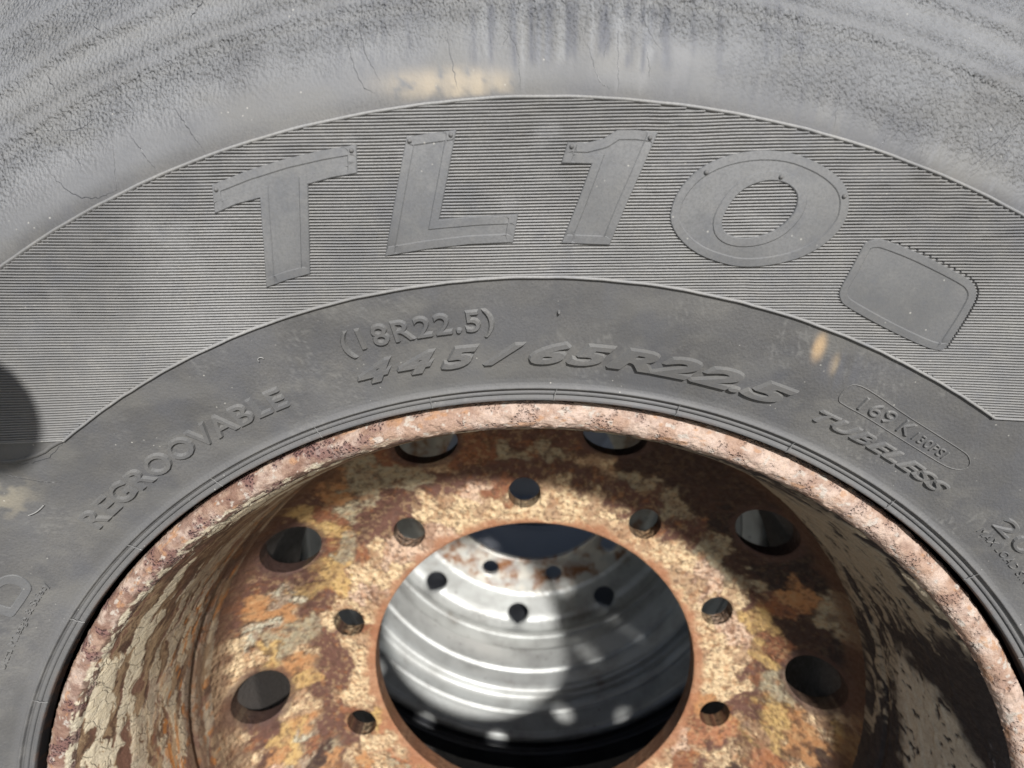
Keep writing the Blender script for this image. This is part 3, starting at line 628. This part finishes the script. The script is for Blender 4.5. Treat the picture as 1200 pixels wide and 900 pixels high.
def build_disc(parent, mat, phi, yprof, rin, rout, hand_r, hand_rad, fine, zmin, thick, color_fn, name='wheel_disc', bolt_r=13.4, squash=1.0, y0=0.0):
    bolts = [(167.5*math.cos(phi+i*math.pi/5), 167.5*math.sin(phi+i*math.pi/5), bolt_r, 1.0) for i in range(10)]
    hands = [(hand_r*math.cos(phi+(i+.5)*math.pi/5), hand_r*math.sin(phi+(i+.5)*math.pi/5), hand_rad, squash) for i in range(10)]
    holes = bolts+hands
    loops = [(0, 0, rin, 1.0)]+holes; pts, edges, loopidx = [], [], []
    def addloop(cx, cz, rad, n, sq=1.0):
        s = len(pts); t = np.arange(n)*2*np.pi/n; R0 = math.hypot(cx, cz) or 1.0; ux, uz = (cx/R0, cz/R0) if R0 > 1 else (1.0, 0.0)
        for q in t:
            a, b = rad*sq*math.cos(q), rad*math.sin(q); pts.append((cx+a*ux-b*uz, cz+a*uz+b*ux))
        for i in range(n): edges.append((s+i, s+(i+1) % n))
        loopidx.append((s, n))
    for i, (cx, cz, rad, sq) in enumerate(loops):
        for e in (0, 1.1):
            addloop(cx, cz, rad+e, 720 if i == 0 else (72 if rad < 20 else 96), sq)
    addloop(0, 0, rout, 720)
    def cand(st, lo, hi):
        g = np.stack(np.meshgrid(np.arange(-rout, rout, st), np.arange(max(-rout, lo), min(rout, hi), st*.87)), -1); g[1::2, :, 0] += st/2; g = g.reshape(-1, 2)
        return g+rng.uniform(-.22, .22, g.shape)*st
    g = np.vstack([cand(fine, zmin, rout+1), cand(7, -rout, zmin)]) if zmin > -rout else cand(fine, -rout, rout)
    r = np.hypot(*g.T); k = (r > rin+1.1+fine*.6) & (r < rout-fine*.6)
    for hh in holes: k &= hdist(g[:, 0], g[:, 1], hh) > 1.1+fine*.7
    g = g[k]; pts += list(map(tuple, g))
    vo, _, fo, ov, _, _ = delaunay_2d_cdt([Vector(q) for q in pts], edges, [], 0, 1e-5)
    P = np.array([tuple(q) for q in vo]); F = np.array(fo); c = P[F].mean(1); rc = np.hypot(*c.T); k = (rc > rin) & (rc < rout)
    for hh in holes: k &= hdist(c[:, 0], c[:, 1], hh) > 0
    F = F[k]; tr = P[F]; ar = (tr[:, 1, 0]-tr[:, 0, 0])*(tr[:, 2, 1]-tr[:, 0, 1])-(tr[:, 2, 0]-tr[:, 0, 0])*(tr[:, 1, 1]-tr[:, 0, 1]); F = np.where((ar > 0)[:, None], F, F[:, ::-1])
    X, Z = P.T; rr = np.hypot(X, Z); yp = np.array(yprof, float); Y = np.interp(rr, yp[:, 0], yp[:, 1])
    # soft edge at every hole
    dmin = np.minimum.reduce([np.abs(rr-rin)]+[np.abs(hdist(X, Z, hh)) for hh in holes])
    lip = (1-ss(0, 1.2, dmin))*.9
    tint, bl, disp = color_fn(X, Z, rr, holes, bolts, hands)
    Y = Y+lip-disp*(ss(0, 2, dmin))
    V = np.stack([X, Y, Z], 1); Vb = np.stack([X, np.interp(rr, yp[:, 0], yp[:, 1])+thick, Z], 1); n = len(V)
    Fs = [F, F[:, ::-1]+n]
    # hole walls from boundary edges
    E = np.concatenate([F[:, [0, 1]], F[:, [1, 2]], F[:, [2, 0]]]); key = np.sort(E, 1); _, inv, cnt = np.unique(key, axis=0, return_inverse=True, return_counts=True)
    Bd = E[cnt[inv.ravel()] == 1]
    A = V[Bd.ravel()]; Bk = Vb[Bd.ravel()]; Vw = np.vstack([A, Bk]); m_ = len(A); i = np.arange(0, m_, 2)+2*n
    Fs.append(np.stack([i+1, i, i+m_, i+1+m_], 1))
    allV = np.vstack([V, Vb, Vw]); allV[:, 1] += y0
    idx = np.concatenate([np.arange(n), np.arange(n), Bd.ravel(), Bd.ravel()])
    att = {k_: v_[idx] for k_, v_ in tint.items()}; att['blister'] = bl[idx]
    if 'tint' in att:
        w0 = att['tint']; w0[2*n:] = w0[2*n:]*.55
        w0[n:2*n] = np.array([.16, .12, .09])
    return meshobj(name, allV, Fs, mat, parent, attrs=att, sharp=50)
def rust_color(X, Z, rr, holes, bolts, hands):
    B = []
    for t in BLOBS.split():
        x, z = t[:-1].split(','); B.append((float(x), float(z), CLS[t[-1]], t[-1]))
    for q in range(150):                         # below the picture the same mixture carries on
        a = R(rng.uniform(195, 345)); r = rng.uniform(142, 258); k_ = rng.choice(list('CKBOYGDSRCB')); B.append((r*math.cos(a), r*math.sin(a), CLS[k_], k_))
    wx = X+(fbm(X/12, Z/12, 0, 201, 4, .55)-.5)*32; wz = Z+(fbm(X/12, Z/12, 0, 207, 4, .55)-.5)*32
    acc = np.zeros((len(X), 3)); ws = np.zeros(len(X)); cw = np.zeros(len(X))
    D = np.stack([np.hypot(wx-b[0], wz-b[1]) for b in B], 1); dm = D.min(1)
    W = np.exp(-(D-dm[:, None])/1.1)
    Cc = np.array([alb(b[2], 1.75) for b in B]); isC = np.array([1. if b[3] in 'CKW' else (.45 if b[3] in 'YG' else 0) for b in B])
    c = (W@Cc)/W.sum(1)[:, None]; bl = (W@isC)/W.sum(1)
    cls_ = np.array([ord(b[3]) for b in B]); i1 = D.argmin(1); D2 = np.where(cls_[None, :] == cls_[i1][:, None], 1e3, D); gap = D2.min(1)-dm
    ring = (1-ss(.3, 2.6, gap+1.6*(fbm(X/3, Z/3, 0, 209, 3)-.5)))*ss(.35, .6, fbm(X/8, Z/8, 0, 210, 3))
    dark = (W@np.array([1. if b[3] in 'ND' else 0. for b in B]))/W.sum(1)
    br, S, cr = alb(CLS['B']), alb(CLS['S']), alb(CLS['C'])
    n1 = fbm(X/5, Z/5, 0, 211, 5, .6); n2 = fbm(X/9, Z/9, 0, 217, 4)
    # brown breaking through cream, cream crumbs lying on brown
    k = ss(.56, .66, n1)*.32*ss(.2, .7, bl); c = c+(alb((168, 112, 78))-c)*k[:, None]
    k = ss(.57, .62, fbm(X/3.2, Z/3.2, 0, 221, 4, .6))*.32*(1-.75*dark)*(1-ss(.6, .9, bl)); c = c+(alb((220, 190, 140))-c)*k[:, None]; bl = np.maximum(bl, k*.8)
    k = ss(.62, .74, fbm(X/7, Z/7, 0, 225, 4))*.4; c = c+(alb((190, 118, 54))-c)*k[:, None]*(1-dark[:, None])
    k = ss(.60, .68, n2)*.6*ss(185, 205, rr+30*(n1-.5)); c = c+(alb((84, 58, 50))-c)*k[:, None]
    k = ss(.53, .57, fbm(X/15, Z/15, 0, 219, 5, .6))*.55*ss(.3, .8, bl); c = c+(alb((150, 104, 78))-c)*k[:, None]; bl = bl*(1-k)
    k = ss(.60, .66, fbm(X/2.4, Z/2.4, 0, 223, 3, .6))*.55; c = c+(alb((88, 60, 48))-c)*k[:, None]
    c = c+(alb((92, 60, 44))-c)*(ring*.6)[:, None]
    # smooth orange-brown edge round the centre bore
    k = (1-ss(143, 151, rr+(n2-.5)*14))*.85; c = c+(S*(.8+.4*n1[:, None])-c)*k[:, None]; bl = bl*(1-k)
    for hh in hands:
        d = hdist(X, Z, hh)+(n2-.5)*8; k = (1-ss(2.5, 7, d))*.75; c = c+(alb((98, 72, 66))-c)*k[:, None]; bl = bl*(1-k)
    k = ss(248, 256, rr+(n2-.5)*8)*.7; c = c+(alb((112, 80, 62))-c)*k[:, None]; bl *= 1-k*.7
    k = np.exp(-((rr-194+(n2-.5)*6)/3.2)**2)*.35; c = c+(alb((104, 74, 62))-c)*k[:, None]
    g_ = (c@np.array([.3, .5, .2]))[:, None]; c = (g_+(c-g_)*.88)*np.array([.90, .865, .82])
    disp = bl*.9+(fbm(X/4, Z/4, 0, 231, 4)-.5)*1.4+bl*(fbm(X/2.2, Z/2.2, 0, 235, 2)-.5)*1.2
    return dict(tint=np.clip(c, .008, .9)), bl, disp
YP1 = [(138, 192.9), (188, 192.9), (193, 192.3), (197, 190.6), (203, 187), (234, 166.4), (246, 157.5), (252, 152), (256.5, 145), (260, 134), (262, 122), (264, 112)]
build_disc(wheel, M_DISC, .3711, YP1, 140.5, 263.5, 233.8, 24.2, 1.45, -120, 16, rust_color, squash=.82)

# ================================================================== SECOND WHEEL (silver)
def silver_tyre(parent, y0):
    t_ = build_tyre(parent, M_BLACK, False); t_.location = (0, y0*.001, 0); return t_
Y2 = 455.0
wheel2 = empty('truck_wheel', (-.0038, 0, Z0-.019), 'second truck wheel, dirty silver rim seen through the bore of the rusty one', 'wheel', GROUP)
build_tyre(wheel2, M_BLACK, False).location = (0, Y2/1000, 0)
def revo(name, pts, n, y0, mat, parent, rustf=None, step=2.0, thn=2.0, smooth_n=0):
    pf = smoothprof(pts, smooth_n) if smooth_n else densify(pts, step)
    th = np.radians(np.arange(0, 360, thn)); T, Rr, Y = revolve(pf, th)
    V = np.stack([Rr*np.cos(T), Y+y0, Rr*np.sin(T)], 1)
    return meshobj(name, V, grid_faces(len(th), len(pf)), mat, parent, attrs=dict(rusty=rustf(T, Rr, Y) if rustf else np.zeros(len(T))), sharp=60)
rim2 = empty('rim', (0, 0, 0)); rim2.parent = wheel2
revo('flange', [(297, 16), (300, 9), (298.5, 2.5), (294, 0), (289, .8), (286, 4), (285, 8)], 0, Y2, M_SILVER, rim2, smooth_n=60)
revo('barrel', [(285, 8), (281, 16), (276, 24), (274, 28), (270.5, 30), (270, 38), (269, 46), (267, 50), (264.5, 52.0), (257, 53), (254.0, 56), (252.0, 62), (251, 75), (250.5, 84), (246.5, 87), (245.5, 92), (245.0, 120), (245, 132), (249, 135), (250, 139), (250, 165), (246.5, 168), (246.5, 178), (251, 186), (252, 196)], 0, Y2, M_SILVER, rim2, smooth_n=400, thn=1.0)
revo('rear_barrel', [(252, 196), (252, 225), (258, 300), (270, 345), (285, 362), (298, 360)], 0, Y2, M_BLACK, rim2, smooth_n=80)
def silver_color(X, Z, rr, holes, bolts, hands):
    n = fbm(X/12, Z/12, 0, 301, 4)
    ru = (1-ss(196, 200, rr+(n-.5)*3))*(.35+.65*ss(.35, .65, n))
    return dict(rusty=ru), np.zeros(len(X)), (fbm(X/20, Z/20, 0, 305)-.5)*.5
d2y = 673.2-Y2
YP2 = [(138, 218), (190, 218), (196, 217.6), (198, 219.5), (200, 217), (202, 214.5), (236, 213.5), (246, 210), (251, 203), (253, 190)]
build_disc(wheel2, M_SILVER, -.0782, YP2, 140.5, 253, 234.6, 17.0, 4.0, -300, 10, silver_color, bolt_r=13.4, y0=Y2)

# ================================================================== THIRD WHEEL (dark blue-grey)
Y3 = 1100.0
m = NT('blue_grey_surface'); v = m.coord(); n = m.noise(v, 20, 4)
M_BLUE = m.out(m.mix(n, (.33, .345, .39), (.40, .415, .46)), .42, m.bump(m.noise(v, 120, 3), .0005, .4))
wheel3 = empty('truck_wheel', (.004, 0, Z0-.004), 'farthest truck wheel, grey tyre glimpsed through the bore of the silver rim', 'wheel', GROUP)
build_tyre(wheel3, M_BLUE, False).location = (0, Y3/1000, 0)
rim3 = empty('rim', (0, 0, 0)); rim3.parent = wheel3
revo('flange', [(297, 16), (300, 9), (298.5, 2.5), (294, 0), (289, .8), (286, 4), (285, 8)], 0, Y3, M_BLUE, rim3, smooth_n=60)
revo('barrel', [(285, 8), (276, 30), (262, 60), (254, 75), (248, 110), (248, 300), (262, 340), (285, 362), (298, 360)], 0, Y3, M_BLUE, rim3, smooth_n=100)
revo('wheel_disc', [(88, -30), (92, -26), (94, 6), (104, 8), (150, 8), (172, 6), (186, 2), (196, 10), (214, 14), (232, 20), (244, 34), (250, 60)], 0, Y3, M_BLUE, wheel3, smooth_n=200)
revo('hub_cover', [(.5, -34), (60, -34), (84, -33), (88, -30)], 0, Y3, M_BLUE, wheel3, smooth_n=40)

# ================================================================== SHADOW CASTER added out of view, puts a shadow on the left of the tyre
m = NT('shadow_caster_steel'); v = m.coord(); n = m.noise(v, 30, 4)
M_CASTER = m.out(m.mix(m.ramp(n, .5, .65), (.10, .11, .13), (.20, .09, .04)), .5)
caster = empty('shadow_caster', (-.42, -.12, 0), 'unseen steel bar added left of the nearest tyre to cast a shadow on it', 'caster_post')
def tube(name, P, rad, mat, parent, n=20, cap=0.0):
    P = np.array(P, float)
    if cap:
        d = P[-1]-P[-2]; d /= np.linalg.norm(d); rads = [rad]*len(P); ex, er = [], []
        for q in (20, 40, 60, 75, 85): ex.append(P[-1]+d*cap*math.sin(R(q))); er.append(rad*math.cos(R(q)))
        P = np.vstack([P, ex]); rads = np.array(rads+er)
    else: rads = np.full(len(P), rad)
    d = np.gradient(P, axis=0); d /= np.linalg.norm(d, axis=1)[:, None]; ref = np.array((0, 1., .01)); a = np.cross(d, ref); a /= np.linalg.norm(a, axis=1)[:, None]; b = np.cross(d, a)
    t = np.arange(n)*2*np.pi/n
    V = (P[:, None]+rads[:, None, None]*(a[:, None]*np.cos(t)[None, :, None]+b[:, None]*np.sin(t)[None, :, None])).reshape(-1, 3); k = len(P)
    i = np.arange(k-1)[:, None]*n; j = np.arange(n)[None]; j2 = (j+1) % n
    F = np.stack(np.broadcast_arrays(i+j, i+j2, i+n+j2, i+n+j), -1).reshape(-1, 4); V = np.vstack([V, P[:1], P[-1:]]); jj = np.arange(n); e = len(V)
    return meshobj(name, V, [F, np.stack([jj, np.full(n, e-2), (jj+1) % n], 1), np.stack([(k-1)*n+jj, (k-1)*n+(jj+1) % n, np.full(n, e-1)], 1)], mat, parent)
ARMZ = 923.0
tube('caster_post', [(0, 0, -15), (0, 0, 700), (0, 0, 1150)], 30, M_CASTER, caster)
tube('caster_arm', [(0, 0, ARMZ), (100, 0, ARMZ), (186, 0, ARMZ)], 24, M_CASTER, caster, cap=22)
